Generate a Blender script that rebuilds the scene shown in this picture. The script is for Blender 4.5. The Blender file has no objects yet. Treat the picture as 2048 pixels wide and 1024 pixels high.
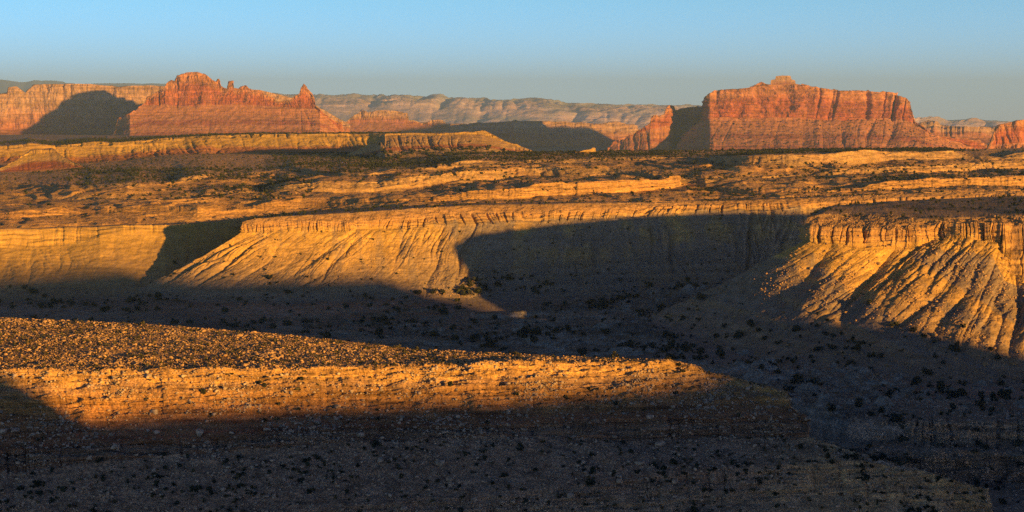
import bpy, math
import numpy as np

# ------------------------------------------------------------------ scene, camera, world, sun
sc = bpy.context.scene
COL = sc.collection
F = 3151.0            # focal length in photo pixels (photo is 2048 wide)
HX, HY = 1024.0, 235.0  # principal column and horizon row
SUN_EL = 5.2
SUN_AZ = 47.0         # degrees to the right of straight behind the camera

cam_d = bpy.data.cameras.new('camera')
cam = bpy.data.objects.new('camera', cam_d)
COL.objects.link(cam)
sc.camera = cam
cam.rotation_euler = (math.radians(90), 0, 0)
cam_d.sensor_width = 36
cam_d.lens = 36 * F / 2048
cam_d.shift_y = (HY - 512) / 2048
cam_d.clip_start = 1
cam_d.clip_end = 200000

sc.view_settings.view_transform = 'Standard'
sc.view_settings.look = 'None'
sc.view_settings.gamma = 1
sc.view_settings.exposure = 0.9
sc.cycles.max_bounces = 5
sc.cycles.diffuse_bounces = 2
sc.cycles.volume_bounces = 0
sc.cycles.use_denoising = False

world = bpy.data.worlds.new('World')
sc.world = world
world.use_nodes = True
wn = world.node_tree
wn.nodes.clear()
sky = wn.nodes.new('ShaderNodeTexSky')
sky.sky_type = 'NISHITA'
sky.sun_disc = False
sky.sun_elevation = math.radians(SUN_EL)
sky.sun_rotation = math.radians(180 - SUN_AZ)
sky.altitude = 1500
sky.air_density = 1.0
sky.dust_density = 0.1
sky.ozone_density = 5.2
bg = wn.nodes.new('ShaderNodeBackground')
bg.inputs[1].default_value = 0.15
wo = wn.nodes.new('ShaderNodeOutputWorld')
# the sky facing the low sun is brightest near the horizon and falls off overhead
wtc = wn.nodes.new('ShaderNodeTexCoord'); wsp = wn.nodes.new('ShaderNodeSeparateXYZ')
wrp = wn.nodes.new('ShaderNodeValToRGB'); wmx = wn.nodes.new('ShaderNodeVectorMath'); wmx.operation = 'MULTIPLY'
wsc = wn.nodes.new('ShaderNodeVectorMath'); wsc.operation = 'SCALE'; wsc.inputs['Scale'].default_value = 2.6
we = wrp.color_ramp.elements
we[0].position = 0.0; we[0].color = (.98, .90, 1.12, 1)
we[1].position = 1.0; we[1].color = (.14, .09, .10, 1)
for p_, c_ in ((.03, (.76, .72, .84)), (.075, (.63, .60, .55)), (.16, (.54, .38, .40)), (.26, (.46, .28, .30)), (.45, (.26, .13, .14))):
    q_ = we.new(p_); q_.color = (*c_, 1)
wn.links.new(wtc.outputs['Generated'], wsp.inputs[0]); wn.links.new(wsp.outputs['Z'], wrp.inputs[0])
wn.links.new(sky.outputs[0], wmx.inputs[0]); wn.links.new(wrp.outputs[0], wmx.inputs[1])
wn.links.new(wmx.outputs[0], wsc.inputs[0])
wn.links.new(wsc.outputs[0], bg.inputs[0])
wn.links.new(bg.outputs[0], wo.inputs[0])

a = math.radians(SUN_AZ); e = math.radians(SUN_EL)
SV = np.array([math.sin(a) * math.cos(e), -math.cos(a) * math.cos(e), math.sin(e)])  # towards the sun
ld = bpy.data.lights.new('sun', 'SUN')
ld.energy = 5.0
ld.angle = math.radians(0.8)
ld.color = (1.0, 0.54, 0.09)
lo = bpy.data.objects.new('sun', ld)
COL.objects.link(lo)
from mathutils import Vector
lo.rotation_euler = Vector(SV).to_track_quat('Z', 'Y').to_euler()
lo.location = (200, -200, 300)

# ------------------------------------------------------------------ noise
rng = np.random.default_rng(7)
PERM = rng.permutation(4096)
RT = rng.random(4096)
ANG = rng.random(4096) * 2 * np.pi
GX, GY = np.cos(ANG), np.sin(ANG)

def hh(i, j=0, seed=0):
    return PERM[(PERM[(i + seed * 57) & 4095] + j) & 4095]

def rnd(i, seed=0):
    return RT[hh(i.astype(np.int64), 0, seed)]

def perlin(x, y, seed=0):
    x, y = np.broadcast_arrays(x, y)
    xi = np.floor(x).astype(np.int64); yi = np.floor(y).astype(np.int64)
    fx = x - xi; fy = y - yi
    u = fx * fx * (3 - 2 * fx); v = fy * fy * (3 - 2 * fy)
    def g(a, b):
        h = hh(xi + a, yi + b, seed)
        return GX[h] * (fx - a) + GY[h] * (fy - b)
    n0 = g(0, 0) * (1 - u) + g(1, 0) * u
    n1 = g(0, 1) * (1 - u) + g(1, 1) * u
    return (n0 * (1 - v) + n1 * v) * 1.5

def fbm(x, y, octv=4, seed=0, gain=0.5):
    r = 0; a = 1; t = 0
    for o in range(octv):
        r = r + a * perlin(x * 2 ** o + 13.7 * o, y * 2 ** o, seed + o); t += a; a *= gain
    return r / t * 1.3

def ridged(x, y, octv=3, seed=0):
    r = 0; a = 1; t = 0
    for o in range(octv):
        r = r + a * (1 - 2 * np.abs(perlin(x * 2 ** o, y * 2 ** o, seed + o))); t += a; a *= 0.5
    return r / t

def smooth(x, a, b):
    t = np.clip((x - a) / (b - a), 0, 1)
    return t * t * (3 - 2 * t)

# ------------------------------------------------------------------ meshes and objects
def unproj(px, py, Y):
    return np.stack([(px - HX) / F * Y, Y + 0 * px, (HY - py) / F * Y], -1)

def mesh_from(name, V, faces, mat, attrs=None, smoothed=True):
    me = bpy.data.meshes.new(name)
    V = np.ascontiguousarray(V, np.float32); faces = np.ascontiguousarray(faces, np.int32)
    n = faces.shape[1]
    me.vertices.add(len(V)); me.vertices.foreach_set('co', V.ravel())
    me.loops.add(faces.size); me.loops.foreach_set('vertex_index', faces.ravel())
    me.polygons.add(len(faces))
    me.polygons.foreach_set('loop_start', np.arange(0, faces.size, n, dtype=np.int32))
    me.polygons.foreach_set('loop_total', np.full(len(faces), n, np.int32))
    if smoothed:
        me.polygons.foreach_set('use_smooth', np.ones(len(faces), bool))
    for k, arr in (attrs or {}).items():
        at = me.attributes.new(k, 'FLOAT', 'POINT')
        at.data.foreach_set('value', np.ascontiguousarray(arr, np.float32).ravel())
    me.update(calc_edges=True)
    if mat: me.materials.append(mat)
    return me

def link(name, me, parent=None, loc=(0, 0, 0), label=None, cat=None, group=None, kind=None):
    o = bpy.data.objects.new(name, me)
    COL.objects.link(o); o.location = loc
    if parent: o.parent = parent
    if label: o['label'] = label
    if cat: o['category'] = cat
    if group: o['group'] = group
    if kind: o['kind'] = kind
    return o

def grid_faces(R, C):
    i = np.arange(R * C).reshape(R, C)
    return np.stack([i[:-1, :-1], i[:-1, 1:], i[1:, 1:], i[1:, :-1]], -1).reshape(-1, 4)

def grid_obj(name, G, mat, rows=None, parent=None, origin=(0, 0, 0), smoothed=True, **kw):
    P, lay = G['P'], G['lay']
    r0, r1 = rows or (0, len(P))
    P = P[r0:r1]; lay = lay[r0:r1]
    R, C = P.shape[:2]
    V = P.reshape(-1, 3) - np.array(origin)
    f = grid_faces(R, C)
    at_ = {'lay': np.repeat(lay, C)}
    if 'grey' in G: at_['grey'] = G['grey'][r0:r1].ravel()
    me = mesh_from(name, V, f, mat, at_, smoothed)
    return link(name, me, parent=parent, **kw)

# ------------------------------------------------------------------ lofted landforms
def sample(line, u):
    L = np.array([p[:3] for p in line], float)
    if len(line[0]) == 4:
        t = np.array([p[3] for p in line], float)
    else:
        t = (L[:, 0] - L[0, 0]) / (L[-1, 0] - L[0, 0])
    return unproj(*[np.interp(u, t, L[:, k]) for k in range(3)])

def loft(lines, ncol, rows, feats, sag=None, u0=0.0, u1=1.0, sref=0, uend=None):
    """lines: polylines far/top to near/bottom; rows: number of rows per strip; feats: displacement per strip"""
    u = np.linspace(u0, u1, ncol)
    LP = [sample(l, u) if not callable(l) else l(u) for l in lines]
    P = []; lay = []; bounds = [0]
    for j in range(len(LP) - 1):
        n = rows[j]
        last = j == len(LP) - 2
        f = np.linspace(0, 1, n + 1)[: None if last else -1]
        for ff in f:
            q = LP[j] * (1 - ff) + LP[j + 1] * ff
            if sag and sag[j]:
                dz = LP[j][:, 2] - LP[j + 1][:, 2]
                q = q.copy(); q[:, 2] -= sag[j] * 4 * ff * (1 - ff) * dz
            P.append(q); lay.append((j + ff) / (len(LP) - 1))
        bounds.append(len(P) - (1 if last else 0))
    P = np.array(P); lay = np.array(lay)
    R, C = P.shape[:2]
    m = P[sref if sref < R else 0]
    m = LP[sref]
    s = np.concatenate([[0], np.cumsum(np.hypot(np.diff(m[:, 0]), np.diff(m[:, 1])))])
    S = np.broadcast_to(s[None, :], (R, C))
    dv = np.gradient(P, axis=0); du = np.gradient(P, axis=1)
    N = np.cross(du, dv); N /= np.linalg.norm(N, axis=-1, keepdims=True) + 1e-9
    d = (N * -P).sum(-1, keepdims=True)
    N = np.where(d < 0, -N, N)
    for _ in range(3):
        N[1:-1] = (N[:-2] + N[1:-1] * 2 + N[2:]) / 4
    N /= np.linalg.norm(N, axis=-1, keepdims=True) + 1e-9
    V = np.concatenate([[0], np.cumsum(np.linalg.norm(np.diff(P, axis=0), axis=-1).mean(1))])
    D = np.zeros((R, C)); 
    for j, fe in enumerate(feats):
        if fe is None: continue
        a, b = bounds[j], bounds[j + 1]
        soft = max(1, min(4, rows[j] // 5))
        a0, b0 = max(0, a - soft), min(R, b + soft)
        r = np.arange(a0, b0)
        w = np.clip((r - a + soft) / (2.0 * soft), 0, 1) * np.clip((b + soft - r) / (2.0 * soft), 0, 1)
        if a == 0: w = np.where(r < soft, 1, w)
        if b >= R - 1: w = np.where(r > R - soft - 2, 1, w)
        fr = np.clip((r - a) / max(1, b - a), 0, 1)[:, None]
        for fn in fe:
            D[a0:b0] += w[:, None] * fn(S[a0:b0], P[a0:b0], fr, V[a0:b0, None])
    P = P + N * D[..., None]
    return {'P': P, 'lay': lay, 'b': bounds, 'N': N}

def cliff(bs, a, crack=1.0, lh=3.0, al=0.4, rough=0.3, seed=0):
    def f(S, P, fr, V):
        z = P[..., 2]
        s = S + bs * 2.4 * perlin(S / (bs * 4), S * 0 + 3.1, seed) + bs * .2 * perlin(S / bs * 1.2, z / bs * 1.0, seed + 1)
        d = 0; msk = np.clip(.55 + 1.6 * perlin(S / (bs * 3.1), z / (bs * 1.6), seed + 12), 0.05, 1)
        for k, (b, am) in enumerate(((bs, 1.0), (bs / 2.6, .45))):
            i = np.floor(s / b); ff = s / b - i
            e = np.minimum(ff, 1 - ff) * b
            rr = rnd(i, seed + k)
            edge = rnd(np.floor(s / b + .5), seed + 9 + k)
            d = d + am * a * (rr - .5) - am * a * crack * msk * np.exp(-(e / (.07 * b)) ** 2) * (edge > .35) * (0.4 + edge)
        zz = z + .4 * lh * perlin(S / (lh * 9), S * 0, seed + 4)
        d = d + al * np.tanh(3 * perlin(zz / lh, S / (lh * 15), seed + 5)) + al * .5 * np.tanh(3 * perlin(zz / lh * 2.7, S / (lh * 7), seed + 6))
        d = d + rough * fbm(S / (bs * .6), z / (bs * .6) + 9, 4, seed + 7, .65)
        return d
    return f

def buttress(wl, a, seed=0):      # large bays and ribs of a cliff
    return lambda S, P, fr, V: a * (ridged(S / wl, P[..., 2] / (wl * 5), 3, seed) - .3)

def flute(wl, a, seed=0, st=5.0):      # irregular vertical fluting
    return lambda S, P, fr, V: a * fbm(S / wl, P[..., 2] / (wl * st), 5, seed, .6)

def gully(wl, a, drift=0.0, seed=0, grow=0.5, sharp=1.0):
    def f(S, P, fr, V):
        s = S + drift * V + wl * .2 * perlin(S / (wl * 2.3), V / (wl * 2.0), seed + 3)
        g = 0
        for k, (m, am) in enumerate(((1, 1), (2.3, .45), (5.1, .2))):
            q = np.abs(perlin(s / wl * m, V / (wl * 6) * m + 7.3, seed + k))
            g = g + am * (np.minimum(q * 4.2, 1.1) ** .75 - .6)
        mk_ = np.clip(.75 + 1.7 * fbm(S / (wl * 2.6), V / (wl * 9) + 5, 3, seed + 11), .12, 1.7)
        env = mk_ * (grow + (1 - grow) * np.sin(np.pi * np.clip(fr, 0, 1) ** .8)) * (0.55 + .6 * fbm(S / (wl * 3), V / (wl * 5), 2, seed + 8))
        return a * g * env * sharp
    return f

def rough(wl, a, octv=5, seed=0, gain=.55):
    return lambda S, P, fr, V: a * fbm(P[..., 0] / wl, (P[..., 1] + P[..., 2] * 1.7) / wl, octv, seed, gain)

def winding(st, amp, wx, seed=0):      # low winding rock steps on gentle ground
    def f(S, P, fr, V):
        n = amp * fbm(P[..., 0] / wx + P[..., 1] / (wx * 3), P[..., 1] / wx, 4, seed, .55)
        q = n / st; i = np.floor(q)
        return st * (i + smooth(q - i, .8, 1.0)) - n * .55
    return f

def ledges(st, a, seed=0):
    def f(S, P, fr, V):
        z = P[..., 2] + st * .5 * perlin(S / (st * 20), S * 0, seed)
        return a * np.tanh(4 * perlin(z / st, S / (st * 25), seed + 1)) * (0.5 + fbm(S / (st * 10), z * .2, 2, seed + 2))
    return f

# ------------------------------------------------------------------ materials
def rock_mat(name, stops, lay_noise=.03, strata=(.15, .35), patch=(40, .25), speck=(1.5, .35), bump=(.8, .3), tint=(.30, .12, .07), tint_amt=.3, streak=0.0, steep=None, grey=None):
    """stops: colour along the 'lay' attribute; strata: (frequency per metre, strength); sizes in metres"""
    m = bpy.data.materials.new(name); m.use_nodes = True
    nt = m.node_tree; N = nt.nodes; L = nt.links
    bs = N['Principled BSDF']; bs.inputs['Roughness'].default_value = .95
    bs.inputs['Specular IOR Level'].default_value = .1
    geo = N.new('ShaderNodeNewGeometry')
    at = N.new('ShaderNodeAttribute'); at.attribute_name = 'lay'
    def noise(scale, vec=None, detail=4, rough=.55, sc3=None):
        n = N.new('ShaderNodeTexNoise'); n.inputs['Scale'].default_value = scale
        n.inputs['Detail'].default_value = detail; n.inputs['Roughness'].default_value = rough
        if sc3:
            mp = N.new('ShaderNodeMapping'); mp.inputs['Scale'].default_value = sc3
            L.new(geo.outputs['Position'], mp.inputs['Vector']); L.new(mp.outputs[0], n.inputs['Vector'])
        else:
            L.new(geo.outputs['Position'], n.inputs['Vector'])
        return n.outputs['Fac']
    def math_(op, a, b):
        n = N.new('ShaderNodeMath'); n.operation = op
        for k, v in enumerate((a, b)):
            if isinstance(v, (int, float)): n.inputs[k].default_value = v
            else: L.new(v, n.inputs[k])
        return n.outputs[0]
    def mapr(v, a, b, lo, hi):
        n = N.new('ShaderNodeMapRange'); n.inputs[1].default_value = a; n.inputs[2].default_value = b
        n.inputs[3].default_value = lo; n.inputs[4].default_value = hi
        L.new(v, n.inputs[0]); return n.outputs[0]
    def mul(c, f):
        n = N.new('ShaderNodeVectorMath'); n.operation = 'SCALE'
        L.new(c, n.inputs[0]); L.new(f, n.inputs['Scale']); return n.outputs[0]
    ln = math_('MULTIPLY', math_('SUBTRACT', noise(1.0 / patch[0] * 2, detail=5), .5), lay_noise * 4)
    rp = N.new('ShaderNodeValToRGB')
    el = rp.color_ramp.elements
    while len(el) > 1: el.remove(el[-1])
    for k, (p, c) in enumerate(stops):
        q = el[0] if k == 0 else el.new(p)
        q.position = p; q.color = (*c, 1)
    L.new(math_('ADD', at.outputs['Fac'], ln), rp.inputs['Fac'])
    col = rp.outputs['Color']
    mx = N.new('ShaderNodeMix'); mx.data_type = 'RGBA'
    L.new(col, mx.inputs[6]); mx.inputs[7].default_value = (*tint, 1)
    L.new(mapr(noise(1.0 / patch[0], detail=5, rough=.6), .45, .7, 0, tint_amt), mx.inputs[0])
    col = mx.outputs[2]
    if grey:
        ga = N.new('ShaderNodeAttribute'); ga.attribute_name = 'grey'
        mg = N.new('ShaderNodeMix'); mg.data_type = 'RGBA'
        L.new(col, mg.inputs[6]); mg.inputs[7].default_value = (*grey, 1); L.new(ga.outputs['Fac'], mg.inputs[0]); col = mg.outputs[2]
    if steep:
        sx = N.new('ShaderNodeSeparateXYZ'); L.new(geo.outputs['True Normal'], sx.inputs[0])
        ms = N.new('ShaderNodeMix'); ms.data_type = 'RGBA'
        L.new(col, ms.inputs[6]); ms.inputs[7].default_value = (*steep, 1); L.new(mapr(sx.outputs['Z'], .90, .72, 0, 1), ms.inputs[0]); col = ms.outputs[2]
    st = noise(1, sc3=(strata[0] * .03, strata[0] * .03, strata[0]), detail=5, rough=.65)
    col = mul(col, mapr(st, .3, .7, 1 - strata[1], 1 + strata[1]))
    pn = noise(1.0 / patch[0] * 3, detail=6, rough=.6)
    col = mul(col, mapr(pn, .3, .7, 1 - patch[1], 1 + patch[1]))
    if streak:
        sk = noise(1, sc3=(strata[0], strata[0], strata[0] * .06), detail=4, rough=.6)
        col = mul(col, mapr(sk, .45, .7, 1, 1 - streak))
    sp = noise(1.0 / speck[0], detail=3, rough=.7)
    col = mul(col, mapr(sp, .3, .7, 1 - speck[1], 1 + speck[1]))
    L.new(col, bs.inputs['Base Color'])
    bn = noise(1.0 / bump[0], detail=5, rough=.7)
    bp = N.new('ShaderNodeBump'); bp.inputs['Distance'].default_value = bump[0] * .6; bp.inputs['Strength'].default_value = bump[1]
    hsum = math_('ADD', bn, math_('MULTIPLY', st, .8))
    L.new(hsum, bp.inputs['Height']); L.new(bp.outputs[0], bs.inputs['Normal'])
    return m

YEL = (.56, .325, .075); SAND = (.42, .24, .09); SOIL = (.34, .20, .085); TAL = (.27, .175, .095)
RED = (.36, .115, .05); REDT = (.37, .15, .075); PALE = (.50, .30, .17); DUST = (.22, .15, .10)

M = {}
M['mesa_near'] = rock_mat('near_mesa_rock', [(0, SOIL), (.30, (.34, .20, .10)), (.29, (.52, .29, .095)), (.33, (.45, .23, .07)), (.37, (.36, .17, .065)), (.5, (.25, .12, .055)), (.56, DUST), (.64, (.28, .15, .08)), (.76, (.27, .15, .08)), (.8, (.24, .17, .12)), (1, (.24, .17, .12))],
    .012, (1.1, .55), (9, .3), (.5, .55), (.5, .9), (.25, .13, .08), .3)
M['near_talus'] = rock_mat('near_mesa_talus', [(0, (.34, .22, .13)), (.76, (.34, .215, .13)), (.8, (.32, .22, .145)), (.85, (.34, .24, .15)), (1, (.30, .22, .15))],
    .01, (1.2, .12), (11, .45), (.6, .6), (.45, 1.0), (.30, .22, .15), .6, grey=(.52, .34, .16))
M['floor'] = rock_mat('floor_soil', [(0, (.21, .15, .088)), (1, (.20, .145, .088))], .05, (.5, .5), (14, .4), (1.2, .5), (1.0, .8), (.27, .23, .17), .6, steep=(.29, .245, .18))
M['wall'] = rock_mat('canyon_wall_rock', [(0, SOIL), (.25, SOIL), (.27, YEL), (.52, YEL), (.62, (.42, .25, .09)), (.75, TAL), (1, (.22, .16, .12))], .02, (.35, .22), (22, .22), (.8, .25), (1.0, .45), (.30, .19, .10), .4)
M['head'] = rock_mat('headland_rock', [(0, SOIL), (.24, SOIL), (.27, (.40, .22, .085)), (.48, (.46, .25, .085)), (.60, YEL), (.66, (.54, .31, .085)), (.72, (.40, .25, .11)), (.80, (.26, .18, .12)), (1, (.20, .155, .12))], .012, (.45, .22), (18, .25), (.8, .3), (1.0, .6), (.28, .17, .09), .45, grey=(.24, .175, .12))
M['plateau'] = rock_mat('plateau_soil', [(0, SOIL), (1, (.34, .19, .08))], .05, (.25, .15), (30, .3), (2.2, .35), (2, .5), (.30, .22, .14), .6)
M['pale_ledge'] = M['plateau']
M['badland'] = rock_mat('badland_clay', [(0, SOIL), (.23, (.38, .23, .10)), (.255, YEL), (.585, YEL), (.615, (.42, .17, .06)), (.70, (.40, .16, .06)), (.75, (.42, .22, .09)), (1, (.38, .20, .08))], .01, (.12, .2), (60, .2), (3, .2), (3, .5), (.40, .20, .09), .35)
M['butte_red'] = rock_mat('red_butte_cliff', [(0, (.50, .25, .12)), (.5, (.50, .22, .09)), (.56, (.50, .21, .085)), (.60, (.41, .125, .05)), (.75, (.38, .11, .045)), (1, (.38, .11, .05))], .02, (.06, .3), (70, .3), (8, .2), (6, .6), (.50, .23, .10), .5, streak=.4)
M['butte_talus'] = rock_mat('red_butte_talus', [(0, REDT), (.75, (.46, .19, .08)), (.80, (.44, .175, .07)), (.845, (.41, .175, .08)), (.86, (.29, .095, .05)), (.885, (.29, .095, .05)), (.90, (.40, .165, .075)), (.935, (.39, .16, .075)), (.95, (.30, .10, .05)), (1, (.36, .13, .06))], .012, (.05, .1), (60, .28), (8, .2), (6, .5), (.42, .20, .10), .4)
M['slick'] = rock_mat('pale_slickrock', [(0, PALE), (.6, PALE), (.72, (.45, .18, .09)), (1, (.40, .16, .08))], .03, (.05, .3), (70, .25), (9, .2), (6, .6), (.42, .22, .12), .5, streak=.25)
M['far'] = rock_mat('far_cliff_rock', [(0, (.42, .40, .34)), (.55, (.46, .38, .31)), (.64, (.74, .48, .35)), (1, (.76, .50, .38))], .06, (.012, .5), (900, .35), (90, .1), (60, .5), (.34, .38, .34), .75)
M['hills'] = rock_mat('blue_hill', [(0, (.12, .12, .10)), (1, (.12, .12, .10))], .03, (.01, .2), (900, .2), (200, .1), (60, .3), (.2, .17, .13), .3)

def plain_mat(name, c, var=.3, scale=3.0, rough_=.95):
    m = bpy.data.materials.new(name); m.use_nodes = True
    nt = m.node_tree; b = nt.nodes['Principled BSDF']; b.inputs['Roughness'].default_value = rough_
    b.inputs['Specular IOR Level'].default_value = .08
    g = nt.nodes.new('ShaderNodeNewGeometry'); n = nt.nodes.new('ShaderNodeTexNoise'); n.inputs['Scale'].default_value = 1 / scale
    n.inputs['Detail'].default_value = 4
    r = nt.nodes.new('ShaderNodeValToRGB')
    r.color_ramp.elements[0].position = .35; r.color_ramp.elements[1].position = .65
    r.color_ramp.elements[0].color = (*[x * (1 - var) for x in c], 1); r.color_ramp.elements[1].color = (*[x * (1 + var) for x in c], 1)
    nt.links.new(g.outputs['Position'], n.inputs['Vector']); nt.links.new(n.outputs['Fac'], r.inputs[0]); nt.links.new(r.outputs[0], b.inputs['Base Color'])
    return m
M['juniper'] = plain_mat('juniper_green', (.045, .050, .028), .4, 1.2)
M['shrub'] = plain_mat('dry_shrub', (.085, .075, .035), .4, .8)
M['rubble'] = plain_mat('sandstone_rubble', (.43, .26, .125), .3, 1.0)
M['rubble_dark'] = plain_mat('grey_brown_rubble', (.42, .31, .21), .4, 1.3)
M['rubble_yel'] = plain_mat('yellow_rubble', (.42, .25, .10), .3, 1.5)

G = {}
# ------------------------------------------------------------------ near mesa
def nearline(pts, wrapY=60, wrapx=-14):
    n = np.array(pts, float); u = (n[:, 0] - n[0, 0]) / (n[-1, 0] - n[0, 0])
    out = [tuple(p) + (uu,) for p, uu in zip(pts, u)]
    x, y, Y = pts[-1]
    z = (HY - y) / F * Y
    for k, (dY, du) in enumerate(((12, .015), (40, .05), (wrapY + 60, .12))):
        Y2 = Y + dY; px = x + wrapx * (k + 1) * .7
        out.append((px, y + 3 * (k + 1), Y2, 1 + du))
    return out
near_lines = [
    [(-250, 830, 720), (1340, 850, 640), (1540, 860, 600)],
    [(-250, 625, 615), (0, 635, 600), (300, 648, 585), (600, 672, 565), (850, 700, 545), (1100, 712, 530), (1340, 720, 515), (1400, 733, 508), (1412, 745, 504), (1440, 747, 502), (1470, 757, 500), (1530, 770, 497), (1575, 784, 492)],
    [(-250, 742, 480), (400, 740, 478), (800, 732, 484), (1100, 724, 490), (1340, 724, 500), (1400, 737, 500), (1412, 749, 499), (1440, 751, 498), (1470, 762, 496), (1530, 775, 490), (1575, 792, 485)],
    [(-250, 850, 462), (0, 850, 464), (300, 838, 466), (600, 830, 469), (800, 825, 470), (1100, 825, 472), (1250, 822, 474), (1400, 805, 478), (1500, 808, 479), (1582, 818, 478)],
    [(-250, 905, 450), (0, 900, 452), (300, 882, 456), (640, 858, 461), (1000, 848, 464), (1250, 836, 466), (1450, 835, 468), (1613, 832, 471)],
    [(-250, 960, 446), (0, 945, 449), (200, 922, 452), (640, 888, 458), (1000, 872, 461), (1150, 878, 462), (1300, 882, 463), (1450, 872, 466), (1617, 874, 468)],
    [(-250, 1110, 425), (0, 1080, 428), (600, 1020, 436), (1000, 990, 441), (1300, 955, 446), (1500, 935, 450), (1720, 922, 455), (1860, 945, 455), (1975, 980, 452)],
    [(-250, 1160, 423), (0, 1130, 426), (600, 1075, 433), (1000, 1050, 437), (1300, 1020, 442), (1500, 1005, 446), (1700, 990, 450), (1880, 1010, 450), (1984, 1045, 449)],
    [(-250, 1330, 395), (600, 1290, 400), (1300, 1250, 405), (1900, 1250, 410), (2020, 1260, 415)],
]
near_lines = [nearline(l) for l in near_lines]
G['near'] = loft(near_lines, 1500, [8, 110, 90, 30, 40, 90, 30, 40],
    [None, [rough(14, .7, 7, 1, .6), rough(1.4, .35, 3, 2)],
     [cliff(13, .5, .5, .8, .5, .6, 11), rough(9, 1.8, 7, 12, .66), buttress(40, 1.5, 44), ledges(1.2, .25, 13)],
     [rough(5, .9, 6, 3)],
     [cliff(11, 1.2, 1.1, .9, .8, .5, 21), rough(10, 1.6, 6, 22, .6)],
     [gully(22, 1.2, .2, 31), rough(3.5, .7, 6, 32, .65)],
     [cliff(9, .8, .9, .8, .55, .4, 41), rough(10, 1.4, 5, 43, .6)], [rough(4, .4, 5, 42)]], sag=[0, 0, -.05, .08, 0, .05, 0, 0], u0=0, u1=1.12, sref=2)
g = G['near']
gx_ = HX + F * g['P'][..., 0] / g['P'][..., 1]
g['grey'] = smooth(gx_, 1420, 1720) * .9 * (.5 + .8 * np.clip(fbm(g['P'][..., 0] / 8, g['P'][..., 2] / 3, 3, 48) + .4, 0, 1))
t = link('rocky_mesa', None, label='near flat-topped rocky mesa across the bottom, lit rim above shaded slope', cat='mesa', loc=(0, 470, -125))
o_ = (0, 470, -125)
b_ = g['b']
grid_obj('mesa_top', g, M['mesa_near'], (0, b_[2] + 1), t, o_)
grid_obj('rim_cliff', g, M['mesa_near'], (b_[2], b_[4] + 1), t, o_)
grid_obj('lower_ledge', g, M['mesa_near'], (b_[4], b_[5] + 1), t, o_)
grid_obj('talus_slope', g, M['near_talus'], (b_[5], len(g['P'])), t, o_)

# ------------------------------------------------------------------ canyon floor (one sheet, terraced, with an inner gorge)
def terr(h, st, k=.82):
    q = h / st; i = np.floor(q); f = q - i
    return st * (i + smooth(f, k, 1.0))
def floor_z(X, Y):
    base = np.interp(Y, [0, 450, 600, 830, 1000, 1150, 1300], [-150, -141, -137, -133, -127, -124, -121])
    n = 7 * fbm(X / 130, Y / 80, 5, 61) + 2
    side = smooth(X, -150, 40)
    h = base + terr(n, 2.6) * (.25 + .75 * side) - 1
    # winding ledge belt in the middle of the canyon
    belt = Y - (860 + 60 * np.sin(X / 70.0) + 25 * fbm(X / 60, Y / 60, 3, 63))
    h = h - terr(9 * np.exp(-(belt / 75) ** 2) + 3.2 * fbm(X / 25, Y / 18, 4, 64), 2.2, .7) * (.25 + .75 * smooth(X, -190, -60)) * .8
    h = h - 6 * np.exp(-((X - 0) / 75) ** 4 - ((Y - 1055) / 60) ** 4)
    gc = 560 + np.interp(X, [60, 130, 200, 260], [120, 70, 10, -25])
    dg = Y - gc + 14 * fbm(X / 40, Y / 40, 4, 65)
    gor = 22 * (1 - smooth(np.abs(dg), 14, 62)) + 6 * (1 - smooth(np.abs(dg), 4, 16))
    h = h - terr(gor + 1.5 * fbm(X / 12, Y / 12, 3, 66), 5, .72) * smooth(X, 50, 100)
    h = h - 34 * (1 - smooth(Y - np.interp(X, [60, 130, 150, 175, 250], [742, 738, 706, 694, 676]), -12, 3)) * smooth(X, 70, 90) * smooth(Y, 380, 440)
    return h + .35 * fbm(X / 7, Y / 7, 5, 67)
uu = np.linspace(-330, 2400, 1500); Ys = np.concatenate([np.linspace(300, 500, 30)[:-1], np.linspace(500, 700, 150)[:-1], np.linspace(700, 1000, 170)[:-1], np.linspace(1000, 1350, 90)])
YY = np.broadcast_to(Ys[:, None], (len(Ys), len(uu))); XX = (uu[None] - HX) / F * YY
FP = np.stack([XX, YY, floor_z(XX, YY)], -1)
G['floor'] = {'P': FP, 'lay': np.linspace(1, 0, len(Ys)), 'b': []}
grid_obj('canyon_floor', G['floor'], M['floor'], kind='structure')

gorge = [
    [(1480, 800, 765), (1700, 805, 762), (1780, 800, 745), (2048, 800, 730), (2500, 800, 715)],
    [(1480, 815, 738), (1600, 828, 736), (1690, 836, 733), (1745, 842, 705), (1850, 840, 694), (2048, 846, 682), (2500, 850, 660)],
    [(1480, 850, 733), (1600, 862, 731), (1690, 872, 728), (1745, 884, 699), (1850, 890, 688), (2048, 893, 676), (2500, 900, 655)],
    [(1480, 870, 726), (1600, 880, 724), (1690, 886, 720), (1745, 900, 690), (1850, 905, 679), (2048, 908, 667), (2500, 915, 646)],
    [(1480, 905, 720), (1600, 915, 718), (1690, 925, 712), (1745, 948, 682), (1850, 962, 672), (2048, 972, 660), (2500, 980, 640)],
    [(1480, 1030, 640), (1745, 1035, 630), (2048, 1050, 610), (2500, 1060, 590)]]
G['gorge'] = loft(gorge, 900, [14, 26, 14, 36, 30],
    [[rough(12, .8, 6, 350)], [cliff(9, 2.2, 1.5, 1.6, 1.0, .8, 351), rough(12, 2.5, 6, 352, .6)], [rough(8, 1.0, 6, 353)], [cliff(11, 2.6, 1.5, 2.0, 1.0, .9, 354), rough(14, 3.0, 6, 355, .6)], [rough(10, 1.4, 6, 356), ledges(1.6, .6, 357)]], sref=1)
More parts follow.
